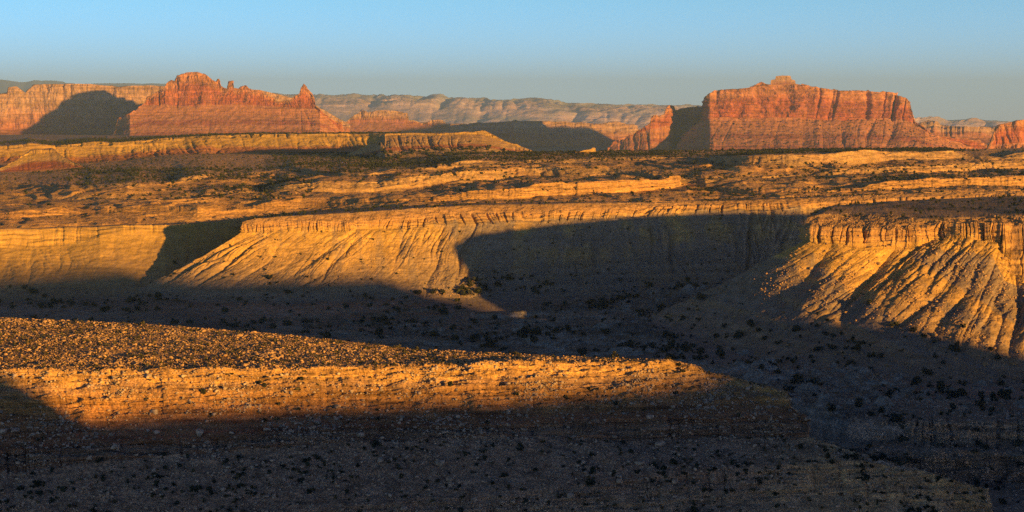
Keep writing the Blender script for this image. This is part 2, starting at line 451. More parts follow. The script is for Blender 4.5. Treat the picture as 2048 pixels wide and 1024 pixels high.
M['gorge'] = rock_mat('gorge_ledge_rock', [(0, (.22, .16, .10)), (.19, (.22, .16, .10)), (.21, (.30, .24, .16)), (.38, (.25, .19, .12)), (.42, (.19, .14, .09)), (.6, (.26, .20, .13)), (.8, (.20, .15, .10)), (1, (.23, .18, .12))], .02, (.7, .5), (10, .4), (.8, .4), (.8, .9), (.30, .17, .10), .35)
grid_obj('gorge_slope', G['gorge'], M['gorge'], kind='structure')

# ------------------------------------------------------------------ left canyon wall
G['wall'] = loft([
    [(-350, 452, 1330), (330, 442, 1330), (560, 428, 1400), (700, 425, 1420)],
    [(-350, 460, 1180), (0, 459, 1185), (330, 450, 1200), (480, 442, 1290), (520, 440, 1400), (700, 436, 1420)],
    [(-350, 500, 1168), (0, 496, 1173), (120, 492, 1175), (200, 470, 1180), (330, 462, 1194), (480, 452, 1284), (520, 452, 1390), (700, 450, 1410)],
    [(-350, 610, 1075), (0, 597, 1085), (330, 590, 1108), (560, 590, 1150), (700, 580, 1180)],
    [(-350, 680, 1040), (330, 660, 1050), (700, 640, 1060)]], 900, [12, 26, 110, 14],
    [[rough(30, .5, 4, 70)], [cliff(14, 1.1, .5, 2.0, .5, .35, 71), buttress(70, 2.5, 73)], [gully(26, 2.2, .0, 75, .3), rough(6, .5, 5, 76)], [rough(10, .4, 4, 77)]], sag=[0, 0, .07, .1], sref=1)
grid_obj('canyon_wall', G['wall'], M['wall'], kind='structure')

# ------------------------------------------------------------------ middle headland and the alcove behind the shadow
mid = [
    [(520, 434, 1300, 0), (620, 422, 1290, .1), (760, 412, 1290, .2), (947, 403, 1290, .38), (1380, 399, 1330, .68), (1640, 392, 1350, .8), (2400, 378, 1400, 1.2)],
    [(540, 442, 1240, -.04), (484, 444, 1130, 0), (506, 438, 1133, .02), (560, 433, 1138, .06), (700, 426, 1150, .17), (783, 420, 1160, .23), (947, 410, 1195, .38), (1090, 408, 1212, .48), (1158, 406, 1225, .53), (1380, 404, 1268, .68), (1638, 395, 1310, .8), (1844, 386, 1325, .93), (2048, 381, 1345, 1.05), (2400, 370, 1380, 1.2)],
    [(538, 446, 1237, -.04), (484, 447, 1128, 0), (560, 444, 1132, .06), (700, 443, 1141, .17), (783, 438, 1149, .23), (947, 428, 1182, .38), (1090, 424, 1200, .48), (1380, 412, 1258, .68), (1638, 403, 1300, .8), (1844, 394, 1315, .93), (2048, 389, 1335, 1.05), (2400, 378, 1370, 1.2)],
    [(530, 464, 1232, -.04), (484, 464, 1123, 0), (560, 463, 1127, .06), (700, 462, 1135, .17), (860, 452, 1153, .3), (1090, 442, 1190, .48), (1350, 428, 1240, .67), (1580, 421, 1275, .77), (1638, 419, 1292, .8), (1844, 413, 1306, .93), (2048, 405, 1320, 1.05), (2400, 395, 1350, 1.2)],
    [(420, 560, 1225, -.04), (250, 592, 1112, 0), (400, 600, 1078, .08), (560, 603, 1066, .18), (900, 596, 1092, .38), (1200, 592, 1112, .55), (1450, 590, 1130, .7), (1560, 578, 1150, .77), (1750, 560, 1180, .93), (2400, 540, 1220, 1.2)],
    [(300, 660, 1100, -.04), (150, 665, 1030, 0), (900, 665, 1000, .38), (1450, 660, 1040, .7), (2400, 640, 1100, 1.2)],
]
G['mid'] = loft(mid, 1900, [14, 20, 26, 150, 12],
    [[rough(25, .5, 5, 80)], [rough(6, 1.3, 6, 81, .6)], [cliff(8, 1.5, 1.9, 1.6, .6, .5, 82), buttress(45, 2.2, 84)],
     [gully(19, 3.2, .0, 85, .35, 1.1), rough(4, .6, 6, 86, .6)], [rough(9, .4, 4, 87)]], sag=[0, 0, 0, .05, .1], u0=-.04, u1=1.2, sref=3)
g = G['mid']
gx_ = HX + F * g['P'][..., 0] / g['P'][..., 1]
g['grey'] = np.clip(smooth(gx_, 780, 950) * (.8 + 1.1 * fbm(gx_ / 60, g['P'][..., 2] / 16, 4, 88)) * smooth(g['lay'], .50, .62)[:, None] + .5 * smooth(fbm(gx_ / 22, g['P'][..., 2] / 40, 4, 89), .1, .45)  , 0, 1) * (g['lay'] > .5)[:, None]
o_ = (-150, 1120, -120); b_ = g['b']
t = link('canyon_headland', None, loc=o_, label='long headland across the middle, pleated yellow slope under a thin cracked caprock', cat='headland')
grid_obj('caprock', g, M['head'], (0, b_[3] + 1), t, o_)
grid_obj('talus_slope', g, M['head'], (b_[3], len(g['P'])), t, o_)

# ------------------------------------------------------------------ right headland
rt = [
    [(1660, 420, 1095, 0), (1800, 409, 1090, .3), (2048, 399, 1085, .72), (2500, 392, 1080, 1.2)],
    [(1640, 436, 1060, -.05), (1615, 436, 957, 0), (1640, 430, 962, .05), (1700, 428, 985, .12), (1775, 430, 972, .21), (1835, 439, 953, .32), (1874, 438, 950, .4), (2048, 432, 950, .72), (2500, 430, 950, 1.2)],
    [(1638, 452, 1050, -.05), (1610, 453, 945, 0), (1621, 455, 938, .03), (1690, 456, 936, .12), (1775, 458, 938, .26), (1861, 455, 943, .38), (1876, 446, 944, .41), (1970, 447, 935, .58), (2048, 450, 930, .72), (2500, 450, 925, 1.2)],
    [(1625, 478, 1045, -.05), (1609, 481, 940, 0), (1621, 483, 932, .03), (1673, 487, 929, .1), (1724, 499, 928, .18), (1847, 496, 935, .36), (1870, 482, 938, .41), (1940, 476, 930, .52), (1997, 484, 927, .63), (2020, 545, 910, .68), (2060, 552, 908, .74), (2500, 560, 900, 1.2)],
    [(1500, 575, 1060, -.05), (1300, 636, 1005, 0), (1380, 665, 950, .1), (1450, 700, 895, .22), (1600, 735, 845, .4), (1800, 758, 812, .58), (2048, 775, 790, .8), (2500, 790, 760, 1.2)],
    [(1400, 660, 1000, -.05), (1200, 705, 940, 0), (1380, 760, 800, .22), (1700, 810, 750, .5), (2500, 850, 700, 1.2)],
]
G['right'] = loft(rt, 1500, [24, 24, 40, 230, 14],
    [[rough(12, .5, 6, 90)], [rough(7, 1.6, 6, 91, .6)], [cliff(9, 2.2, 2.0, 1.6, .7, .6, 92), buttress(36, 4.0, 94)],
     [gully(40, 4.8, -.05, 105, .35, 1.0), gully(15, 1.8, .1, 99, .5), rough(5, .6, 6, 96, .55)], [rough(8, .5, 5, 97)]], sag=[0, 0, 0, .03, .1], u0=-.05, u1=1.2, sref=3)
g = G['right']
nt_ = g['b'][1] + 4
g['P'][:nt_, :, 2] += 2.8 * (1 - smooth(np.arange(nt_), nt_ * .35, nt_))[:, None]
sxx = g['P'][..., 0] + g['P'][..., 1] * .5
g['grey'] = np.clip(1.6 * smooth(fbm(sxx / 26, g['P'][..., 2] / 60, 4, 188), -.05, .35), 0, 1) * (g['lay'] > .62)[:, None] * .9
o_ = (230, 900, -130); b_ = g['b']
t = link('canyon_headland', None, loc=o_, label='right headland with blocky jointed caprock over long sunlit talus ridges', cat='headland')
grid_obj('caprock', g, M['head'], (0, b_[3] + 1), t, o_)
grid_obj('talus_slope', g, M['head'], (b_[3], len(g['P'])), t, o_)

# ------------------------------------------------------------------ stepped plateau, one sheet
PX = np.linspace(-350, 2450, 1700)
ks = smooth(PX, -100, 1250)
def col(pts):
    p = np.array(pts, float); return np.interp(PX, p[:, 0], p[:, 1])
q0 = col([(-350, 462), (0, 458), (330, 450), (490, 441), (620, 425), (760, 415), (947, 406), (1380, 402), (1640, 393), (1844, 385), (2048, 380), (2450, 372)])
f1 = col([(-350, 441), (0, 438), (170, 428), (330, 423), (492, 421), (600, 418), (700, 410), (871, 404), (988, 397), (1107, 391), (1206, 387), (1329, 376), (1374, 373), (1500, 386), (1650, 383), (1800, 376), (2048, 370), (2450, 362)])
r1 = col([(-350, 428), (0, 424), (164, 414), (376, 410), (492, 406), (600, 403), (680, 399), (851, 388), (953, 379), (1022, 374), (1114, 367), (1200, 362), (1320, 354), (1329, 352), (1340, 346), (1358, 345), (1361, 365), (1374, 371), (1500, 380), (1650, 376), (1800, 364), (1900, 352), (2048, 342), (2450, 335)])
f2 = col([(-350, 408), (0, 402), (300, 400), (500, 388), (680, 382), (817, 374), (953, 360), (1056, 352), (1158, 352), (1240, 352), (1320, 358), (1370, 361), (1400, 362), (1500, 355), (1690, 350), (1800, 345), (2048, 334), (2450, 330)])
r2 = col([(-350, 392), (0, 385), (100, 390), (300, 385), (465, 373), (680, 362), (800, 352), (988, 337), (1040, 333), (1060, 337), (1083, 334), (1193, 325), (1380, 321), (1450, 335), (1553, 340), (1690, 339), (1800, 332), (2048, 322), (2450, 318)])
f3 = col([(-350, 370), (0, 365), (200, 380), (342, 366), (564, 340), (700, 350), (900, 334), (1100, 324), (1300, 320), (1400, 319), (1450, 328), (1553, 330), (1700, 325), (1800, 320), (1900, 317), (2048, 317), (2450, 312)])
r3 = col([(-350, 355), (0, 352), (200, 368), (342, 356), (564, 329), (700, 343), (900, 325), (1100, 318), (1300, 314), (1450, 314), (1553, 309), (1638, 304), (1750, 300), (1905, 297), (1912, 302), (1935, 312), (2000, 314), (2020, 306), (2048, 298), (2450, 290)])
q4 = col([(-350, 340), (0, 338), (150, 328), (239, 322), (342, 310), (495, 307), (700, 306), (800, 316), (919, 308), (1073, 305), (1200, 302), (1500, 300), (1700, 298), (1890, 296), (1912, 299), (2048, 296), (2450, 288)])
def wob(seed, L_=70, a=2.2): return a * fbm(PX / L_, PX * 0 + seed, 4, seed) * (1 - .8 * np.exp(-((PX - 1345) / 40) ** 2))
def brk(r, f, seed, lo=.12, keep=0.0, kc=1200, kw=200):
    h = np.clip(.55 + 1.5 * fbm(PX / 150, PX * 0 + seed * 1.3, 3, seed), lo, 1.15)
    k = np.maximum(np.exp(-((PX - kc) / kw) ** 4) * keep, smooth(PX, 1500, 1800) * .6)
    h = h * (1 - k) + k
    return f - (f - r) * h
w1, w2, w3 = wob(501), wob(502), wob(503)
r1 = brk(r1, f1, 511, .25, 1.0, 1110, 270) + w1; f1 = f1 + w1
r2 = brk(r2, f2, 512, .12, .75, 950, 330) + w2; f2 = f2 + w2
r3 = brk(r3, f3, 513, .2, .8, 1450, 500) + w3; f3 = f3 + w3
def ylay(py, zl, zr): return -(zl * (1 - ks) + zr * ks) * F / (py - HY)
ks0 = ks; ks = smooth(PX, 420, 950)
Y0 = ylay(q0, -84.5, -67.5); ks = ks0; Y1 = ylay(f1, -81, -66); Y2 = ylay(f2, -75.5, -60); Y3 = ylay(f3, -67, -50); Y4 = ylay(q4, -68, -45)
Y4 = np.where(PX < 1150, np.interp(PX, [-350, 0, 150, 239, 342, 495, 700, 800, 919, 1073, 1150], [2230, 2260, 2320, 2370, 2410, 2420, 2400, 2150, 2020, 2040, 2110]), Y4)
def mk(n, a, b):   # soften kinks of a derived distance line
    k = np.ones(n) / n
    return np.convolve(np.pad(a, n // 2, mode='edge'), k, 'valid')[:len(a)]
Y0, Y1, Y2, Y3, Y4 = [mk(61, y, 0) for y in (Y0, Y1, Y2, Y3, Y4)]
Y1 = np.maximum(Y1, Y0 + 25); Y2 = np.maximum(Y2, Y1 + 45); Y3 = np.maximum(Y3, Y2 + 60); Y4 = np.maximum(Y4, Y3 + 60)
lft = 1 - smooth(PX, 1060, 1110)
pl = [(q4 + 8 - 9.5 * lft, Y4 + 120 + 330 * lft), (q4, Y4), (r3, Y3 + 22), (f3, Y3), (r2, Y2 + 20), (f2, Y2), (r1, Y1 + 14), (f1, Y1), (q0, Y0), (q0 + 12, Y0 - 4)]
G['plat'] = loft([(lambda u, p=p, y=y: unproj(PX, p, y)) for p, y in pl], len(PX), [3, 60, 34, 56, 40, 70, 36, 80, 4],
    [None, [rough(60, .8, 6, 101), rough(12, .6, 3, 319)], [gully(30, 2.2, 0, 102, .5), ledges(3, .8, 103), rough(10, 1.2, 5, 104)], [rough(50, 1.0, 6, 105), ledges(2.5, .6, 106), rough(11, .8, 3, 317), rough(90, 2.6, 4, 327), winding(2.4, 11, 240, 337)],
     [gully(28, 2.6, 0, 107, .5), ledges(3, .9, 108), rough(8, 1.2, 5, 109)], [rough(45, 1.3, 6, 110), ledges(2.5, .7, 111), rough(9, .7, 3, 316), rough(80, 2.6, 4, 326), winding(2.2, 10, 210, 336)],
     [cliff(11, .8, .7, 2.2, .6, .4, 112), rough(15, .8, 5, 113)], [rough(40, 1.1, 6, 114), ledges(2, .5, 115), rough(7, .65, 3, 318), rough(70, 2.2, 4, 328), winding(1.6, 7, 190, 338)], None], sref=5)
PS = (.57, .31, .10)
M['plateau_sheet'] = rock_mat('plateau_rock', [(0, PS), (.2, PS), (.235, (.48, .29, .11)), (.33, (.42, .25, .10)), (.37, PS), (.42, PS), (.46, (.48, .29, .11)), (.55, (.42, .25, .10)), (.60, PS), (.65, PS), (.68, (.46, .25, .08)), (.77, (.48, .26, .08)), (.82, PS), (1, PS)],
    .004, (.3, .18), (35, .28), (2.2, .35), (2.2, .9), (.40, .19, .08), .5)
grid_obj('plateau', G['plat'], M['plateau_sheet'], kind='structure')

# ------------------------------------------------------------------ generic free-standing landform
def mesa(key, sky_, foot, base, Yb, run, clf, thick, ncol, rows, feats, mid_=None, backrun=None, zb=None, sag=.05):
    """sky_/foot/base are (px,py) outlines; Yb distance of the base; run/clf horizontal depth of talus and cliff"""
    x0, x1 = sky_[0][0], sky_[-1][0]
    px = np.linspace(x0, x1, ncol)
    ip = lambda pts: np.interp(px, [p[0] for p in pts], [p[1] for p in pts])
    s, f, b = ip(sky_), ip(foot), ip(base)
    f = np.maximum(f, s + .3); b = np.maximum(b, f + .3)
    yb = np.interp(px, [p[0] for p in Yb], [p[1] for p in Yb]) if isinstance(Yb, list) else np.full(ncol, float(Yb))
    hgt = (b - s); hn = np.clip(hgt / np.percentile(hgt, 85), .03, 1.2)
    yf = yb + run * np.clip((b - f) / np.percentile(b - f, 85), .03, 1.3)
    yt = yf + clf * np.clip((f - s) / np.percentile(f - s, 85), .03, 1.3)
    th = thick * np.clip(hn, .25, 1)
    zs = (HY - s) / F * yt; zbb = (HY - b) / F * yb
    bk = HY - zs * F / (yt + th) + .4; bb = HY - (zbb - 2) * F / (yt + th + (backrun or run))
    L = [(bb, yt + th + (backrun or run)), (bk, yt + th), (s, yt), (f, yf), (b, yb)]
    G[key] = loft([(lambda u, p=p, y=y: unproj(px, p, y)) for p, y in L], ncol, rows, feats, sag=[0, 0, 0, sag], sref=4)
    return G[key]

def mesa_thing(key, name, label, cat, m1, m2, origin=None, smoothed=True):
    g = G[key]; P = g['P']; b_ = g['b']
    o_ = tuple(P[-1].mean(0)) if origin is None else origin
    t = link(name, None, loc=o_, label=label, cat=cat)
    grid_obj('cliff_band', g, m1, (0, b_[3] + 1), t, o_)
    grid_obj('talus_slope', g, m2, (b_[3], len(P)), t, o_)
    return t

# ---- ground between the plateau and the buttes, reaching the horizon
gx = np.linspace(-700, 2750, 260)
gl = []
for Y, zl, zr in ((1500, -140, -140), (2400, -90, -120), (3500, -66, -135), (5000, -62, -140), (7500, -75, -140), (11000, -110, -160), (16000, -160, -200), (30000, -260, -260), (60000, -420, -420)):
    z = zl + (zr - zl) * smooth(gx, 640, 900)
    gl.append((HY - z * F / Y, float(Y)))
gl = gl[::-1]
G['plain'] = loft([(lambda u, p=p, y=y: unproj(gx, p, np.full(len(gx), y))) for p, y in gl], len(gx), [8, 10, 10, 14, 16, 16, 16, 10], [None] * 5 + [[rough(250, 4, 4, 120)]] * 3)
grid_obj('ground', G['plain'], M['plateau'], kind='structure')

# ---- badlands scarp on the left
bx = np.linspace(-350, 800, 800)
ip = lambda pts: np.interp(bx, [p[0] for p in pts], [p[1] for p in pts])
rim = 2.2 * fbm(bx / 45, bx * 0 + 2.2, 3, 139) + ip([(-350, 292), (0, 291), (56, 288), (99, 291), (150, 287), (190, 285), (236, 285), (308, 278), (393, 271.5), (480, 268.5), (562, 268), (572, 269), (582, 268), (730, 267), (760, 267), (800, 268)])
ftt = ip([(-350, 328), (0, 326), (60, 326), (150, 330), (239, 322), (342, 309), (495, 306), (570, 307), (700, 304), (800, 306)])
yb = ip([(-350, 2300), (0, 2330), (60, 2350), (150, 2390), (190, 2400), (236, 2400), (342, 2440), (495, 2450), (700, 2450), (740, 2440), (800, 2380)])
G['bad'] = loft([(lambda u, p=p, y=y: unproj(bx, p, y)) for p, y in ((rim - 1.5 * 0 - 12 * (rim > 284) - (rim <= 284) * (rim - 268) * .7, yb + 1900), (rim, yb + 95), (rim + (ftt - rim) * .16, yb + 80), (ftt + .8, yb - 3), (ftt + 9, yb - 110))], len(bx), [30, 10, 60, 14],
    None or [[rough(120, 1.5, 5, 130)], [cliff(24, 2.5, 1, 4, 1.2, 1, 131)], [gully(48, 6.5, -.15, 133, .5), gully(17, 2.0, -.1, 136, .5), rough(12, 1.2, 4, 134)], [rough(30, .8, 4, 135)]], sag=[0, 0, .22, .05], sref=3)
grid_obj('badland_hills', G['bad'], M['badland'], kind='structure')
# spur standing in front of the scarp
mesa('spur', [(-40, 347), (0, 337), (30, 322), (52, 308), (57, 305), (60, 301), (104, 297.5), (110, 301), (122, 312), (150, 326), (165, 332)], [(-40, 348), (56, 309), (110, 305), (165, 333)],
     [(-40, 350), (40, 345), (100, 342), (165, 334)], 2030, 60, 8, 60, 300, [10, 8, 10, 60], [None, [rough(30, .8, 4, 141)], [cliff(9, 1.2, 1, 3, .6, .5, 142)], [gully(30, 3.2, 0, 143, .5), rough(12, .7, 4, 145)]])
M['spur1'] = rock_mat('spur_cap', [(0, SOIL), (.5, SOIL), (.55, YEL), (1, YEL)], .01, (.12, .2), (60, .2), (3, .2), (3, .5), (.4, .2, .09), .2)
M['stripe'] = rock_mat('striped_clay', [(0, YEL), (.80, YEL), (.84, (.55, .31, .10)), (.87, RED), (.96, RED), (1, (.36, .18, .08))], .008, (.12, .25), (60, .2), (3, .2), (3, .5), (.42, .22, .10), .35)
mesa_thing('spur', 'badland_spur', 'small flat-capped spur with yellow band over red clay, far left below the scarp', 'hill', M['spur1'], M['stripe'])
# striped hill in the middle
mesa('hill', [(690, 312), (700, 306), (722, 297), (745, 284), (765, 271), (772, 267.5), (817, 266), (880, 266), (947, 264), (958, 262), (964, 260.5), (971, 262), (977, 265), (995, 274), (1010, 283), (1022, 286), (1035, 289), (1049, 296), (1065, 302), (1085, 306)],
     [(690, 313), (700, 308), (745, 288), (772, 271), (880, 271), (964, 268), (1010, 286), (1085, 307)],
     [(690, 318), (714, 318), (760, 321), (800, 320), (860, 314), (919, 309), (1000, 308), (1085, 308)], [(690, 2200), (770, 2040), (860, 2075), (964, 2110), (1020, 2160), (1085, 2210)], 150, 10, 60, 700, [10, 8, 10, 80],
     [None, [rough(30, 1, 4, 151)], [cliff(14, .8, 1, 3, .6, .5, 152)], [gully(30, 3.0, -.1, 155, .35), rough(14, 1, 4, 154)]])
M['stripe2'] = rock_mat('striped_clay_brown', [(0, YEL), (.80, (.46, .27, .11)), (.855, (.48, .28, .10)), (.87, (.40, .15, .065)), (.90, (.38, .14, .06)), (.91, (.46, .28, .11)), (.96, (.40, .24, .10)), (1, (.33, .19, .09))], .008, (.12, .25), (60, .2), (3, .2), (3, .5), (.40, .22, .10), .3)
mesa_thing('hill', 'badland_hill', 'gullied yellow and brown striped hill in the middle distance between the two buttes', 'hill', M['spur1'], M['stripe2'])

# ---- left butte with dome, pinnacles and horn
LS = [(222, 275), (232, 262), (236, 238), (239, 235), (255, 231), (270, 223), (280, 214), (290, 205), (294, 196), (310, 186), (328, 177), (333, 167), (337, 163), (342, 161), (350, 163), (354, 152), (362, 149), (372, 145), (396, 144), (413, 150), (425, 160), (434, 165), (435, 159), (438, 158), (439, 164), (441, 173), (454, 177), (457, 168), (458, 164), (465, 163.5), (468, 176), (477, 177), (482, 173), (492, 170.5), (498, 177), (506, 181), (523, 181), (528, 189), (547, 196), (552, 204), (560, 203), (581, 201), (588, 193), (599, 187), (602, 176), (608, 167.5), (612, 172), (620, 185), (629, 196), (630, 213), (639, 218), (648, 227), (656, 235), (668, 241), (683, 245), (688, 266), (690, 270)]
mesa('lbutte', LS, [(222, 276), (236, 240), (290, 209), (376, 212), (444, 211), (509, 211), (560, 213), (630, 217), (656, 236), (690, 271)],
     [(222, 276), (300, 277), (500, 275), (690, 272)], [(222, 5900), (260, 5800), (640, 5800), (690, 5950)], 170, 40, 90, 1100, [16, 8, 60, 60],
     [None, [rough(30, 3, 3, 160)], [cliff(55, 4, 1.2, 12, 3.5, 5, 161), flute(70, 13, 163, 1.5), buttress(130, 9, 162)], [gully(70, 4, 0, 165, .4), ledges(26, 2.5, 166), rough(26, 3, 5, 167)]])
mesa_thing('lbutte', 'red_butte', 'left red butte with domed summit, small pinnacles and a horn on its right end', 'butte', M['butte_red'], M['butte_talus'])

# ---- long wall behind the left butte
LW = [(-350, 186), (0, 189), (14, 187), (17, 174), (34, 173), (43, 180), (50, 185), (58, 178), (68, 170), (89, 168), (137, 168), (178, 168), (198, 170), (239, 174), (260, 172), (294, 171), (328, 173), (400, 176), (520, 180), (560, 190), (620, 205), (700, 250)]
mesa('lwall', LW, [(-350, 262), (0, 260), (60, 256), (200, 262), (700, 262)], [(-350, 275), (700, 274)], [(-350, 6360), (0, 6400), (200, 6440), (330, 6480), (700, 6600)], 60, 60, 500, 1100, [12, 10, 70, 20],
     [None, [rough(90, 8, 4, 170)], [cliff(90, 5, 1, 16, 4, 6, 171), flute(60, 14, 174, 2.5), buttress(220, 16, 173)], [gully(60, 5, 0, 175, .4), rough(25, 2, 4, 176)]])
mesa_thing('lwall', 'cliff_wall', 'long red cliff under pale slickrock domes behind the left butte', 'cliff', M['slick'], M['butte_talus'])

# ---- right mesa
RS = [(1352, 303), (1362, 284), (1366, 268), (1385, 258), (1398, 246), (1404, 236), (1406, 212), (1408, 203), (1415, 190), (1428, 181), (1447, 180), (1464, 179), (1498, 176), (1507, 171), (1522, 163.5), (1533, 168), (1541, 170), (1560, 169), (1590, 168), (1601, 169.5), (1604, 167), (1612, 169), (1620, 174), (1656, 178), (1676, 181), (1724, 181), (1758, 185), (1765, 182.5), (1789, 186), (1796, 192), (1813, 197), (1820, 205), (1822, 215), (1825, 229), (1830, 244), (1845, 252), (1861, 266), (1881, 273), (1930, 276), (1956, 278), (1964, 285), (1973, 293), (1985, 303), (1995, 310)]
mesa('rmesa', RS, [(1352, 304), (1366, 272), (1406, 243), (1427, 239), (1502, 239), (1587, 239), (1676, 241), (1775, 239), (1830, 247), (1861, 268), (1995, 311)],
     [(1352, 306), (1600, 306), (1850, 312), (1995, 316)], [(1352, 6200), (1420, 5950), (1700, 5950), (1850, 6000), (1995, 6350)], 280, 40, 380, 1300, [14, 8, 70, 70],
     [None, [rough(60, 4, 4, 180)], [cliff(210, 9, 2.2, 14, 6.0, 11, 181), rough(40, 8, 5, 189, .6), flute(70, 6, 183, .8), buttress(330, 20, 182)], [gully(110, 10, .1, 185, .6), buttress(170, 8, 188), ledges(30, 3, 186), rough(26, 3.5, 5, 187)]])
tm = mesa_thing('rmesa', 'red_mesa', 'broad red mesa with vertical cliffs and a small square summit block, right of centre', 'mesa', M['butte_red'], M['butte_talus'])
mesa('block', [(1541, 171), (1542, 160), (1550, 158.5), (1552, 152.5), (1563, 151), (1581, 151.5), (1583, 159), (1590, 160.5), (1592, 170)], [(1541, 172), (1592, 171)], [(1541, 176), (1592, 176)], 6290, 20, 12, 60, 110, [8, 6, 24, 10],
     [None, None, [cliff(40, 1.5, 1, 9, 1.5, 1, 191)], [rough(20, 2, 3, 192)]])
grid_obj('summit_block', G['block'], M['slick'], None, tm, tuple(tm.location))
# wing of the right mesa
RW = [(1208, 304), (1216, 301), (1228, 284), (1231, 282), (1245, 279), (1261, 272), (1275, 264), (1288, 256), (1300, 247), (1302, 234), (1307, 231), (1312, 230), (1318, 232), (1327, 229), (1332, 218), (1336, 212), (1341, 210), (1346, 212), (1349, 218), (1352, 222), (1360, 217), (1377, 214.5), (1400, 213), (1450, 215), (1480, 230)]
mesa('wing', RW, [(1208, 305), (1231, 286), (1290, 262), (1330, 252), (1400, 248), (1480, 250)], [(1208, 306), (1480, 306)], [(1208, 6300), (1300, 6200), (1338, 6220), (1362, 6600), (1400, 6800), (1480, 6900)], 70, 30, 60, 500, [12, 6, 50, 40],
     [None, [rough(30, 3, 3, 200)], [cliff(50, 5, 1, 9, 3, 4, 201), flute(40, 10, 203, 2.0), buttress(90, 8, 202)], [gully(60, 7, 0, 205, .4), ledges(20, 3, 206), rough(25, 2, 4, 207)]])
mesa_thing('wing', 'rock_fin', 'jagged red fin with a blunt tower descending left from the broad mesa, half in shadow', 'rock fin', M['butte_red'], M['butte_talus'])

# ---- low wall in the gap
CW = [(640, 258), (680, 249), (700, 248), (820, 247), (851, 245), (933, 250), (953, 247), (990, 245), (1022, 243), (1030, 241), (1039, 243), (1056, 242), (1124, 244), (1203, 249), (1216, 245), (1230, 243), (1245, 246), (1254, 249), (1274, 252), (1277, 262), (1300, 275), (1340, 285)]
mesa('cwall', CW, [(640, 270), (1040, 275), (1340, 288)], [(640, 310), (1340, 310)], [(640, 7900), (930, 7800), (1030, 7250), (1060, 7400), (1100, 7600), (1240, 7700), (1340, 7800)], 90, 90, 300, 800, [10, 8, 40, 40],
     [None, [rough(60, 4, 4, 210)], [cliff(90, 4, .8, 12, 5, 4, 211), flute(90, 8, 213, 1.2), buttress(180, 14, 212)], [gully(80, 8, 0, 215, .4), ledges(16, 4, 216), rough(25, 2, 4, 217)]])
mesa_thing('cwall', 'cliff_wall', 'low layered cliff wall in the gap between buttes, its right half in shadow', 'cliff', M['slick'], M['butte_talus'])
mesa('cbutte', [(672, 262), (680, 248), (694, 242), (706, 232), (714, 228), (724, 220.5), (730, 222), (736, 225), (745, 224), (753, 221), (770, 220.5), (796, 222), (800, 224), (815, 226), (818, 242), (834, 243), (845, 247), (865, 240), (872, 239.5), (885, 241), (894, 248), (905, 256)],
     [(672, 263), (700, 243), (818, 245), (905, 257)], [(672, 264), (905, 262)], 7500, 60, 40, 120, 400, [8, 6, 40, 16],
     [None, [rough(30, 2, 3, 220)], [cliff(60, 4, 1, 9, 4, 3, 221), flute(50, 8, 223, 1.5), buttress(90, 8, 222)], [rough(25, 3, 4, 227)]])
mesa_thing('cbutte', 'small_butte', 'small pale orange butte with a stepped top, just right of the left butte', 'butte', M['slick'], M['slick'])

# ---- right edge fragments
mesa('rfrag', [(1815, 262), (1837, 247), (1857, 241), (1871, 243), (1881, 250), (1908, 253), (1946, 255), (1994, 253), (2060, 256), (2200, 262)], [(1815, 264), (1900, 272), (2200, 275)], [(1815, 285), (2200, 290)], 7300, 60, 50, 300, 400, [8, 6, 36, 16],
     [None, [rough(60, 4, 4, 230)], [cliff(50, 8, .8, 12, 4, 4, 231), buttress(120, 12, 232)], [rough(25, 3, 4, 237)]])
mesa_thing('rfrag', 'cliff_wall', 'distant pale layered cliff right behind the end of the broad mesa', 'cliff', M['slick'], M['butte_talus'])
mesa('redge', [(1968, 318), (1973, 303), (1982, 282), (1987, 268), (1992, 256), (1998, 250), (2010, 247), (2028, 243), (2048, 239), (2100, 232), (2250, 225), (2450, 240)], [(1968, 318), (1975, 300), (1990, 290), (2048, 287), (2450, 290)], [(1968, 320), (2450, 322)], 4600, 90, 30, 200, 500, [8, 6, 60, 40],
     [None, [rough(40, 3, 4, 240)], [cliff(50, 5, 1.8, 12, 3, 4, 241), flute(40, 10, 243, 3), buttress(90, 12, 242)], [gully(50, 7, 0, 245, .4), rough(20, 2, 4, 247)]])
mesa_thing('redge', 'red_butte', 'red butte cut by deep vertical cracks at the right edge of the view', 'butte', M['butte_red'], M['butte_talus'])

# ---- small pale fin in the gap
mesa('fin', [(1160, 303), (1168, 300), (1178, 299), (1183, 297.5), (1184, 295.5), (1188, 294.7), (1191, 296), (1191.6, 303)], [(1160, 303.4), (1191.6, 303.4)], [(1160, 304.5), (1191.6, 304.5)], 2010, 4, 4, 10, 60, [4, 4, 10, 4], [None, None, [rough(5, .5, 3, 250)], None])
g = G['fin']; o_ = tuple(g['P'][-1].mean(0))
ob = grid_obj('sandstone_fin', g, M['spur1'], None, None, o_, loc=o_, label='tiny sunlit yellow rock fin on the plateau edge before the shaded wall', cat='rock')

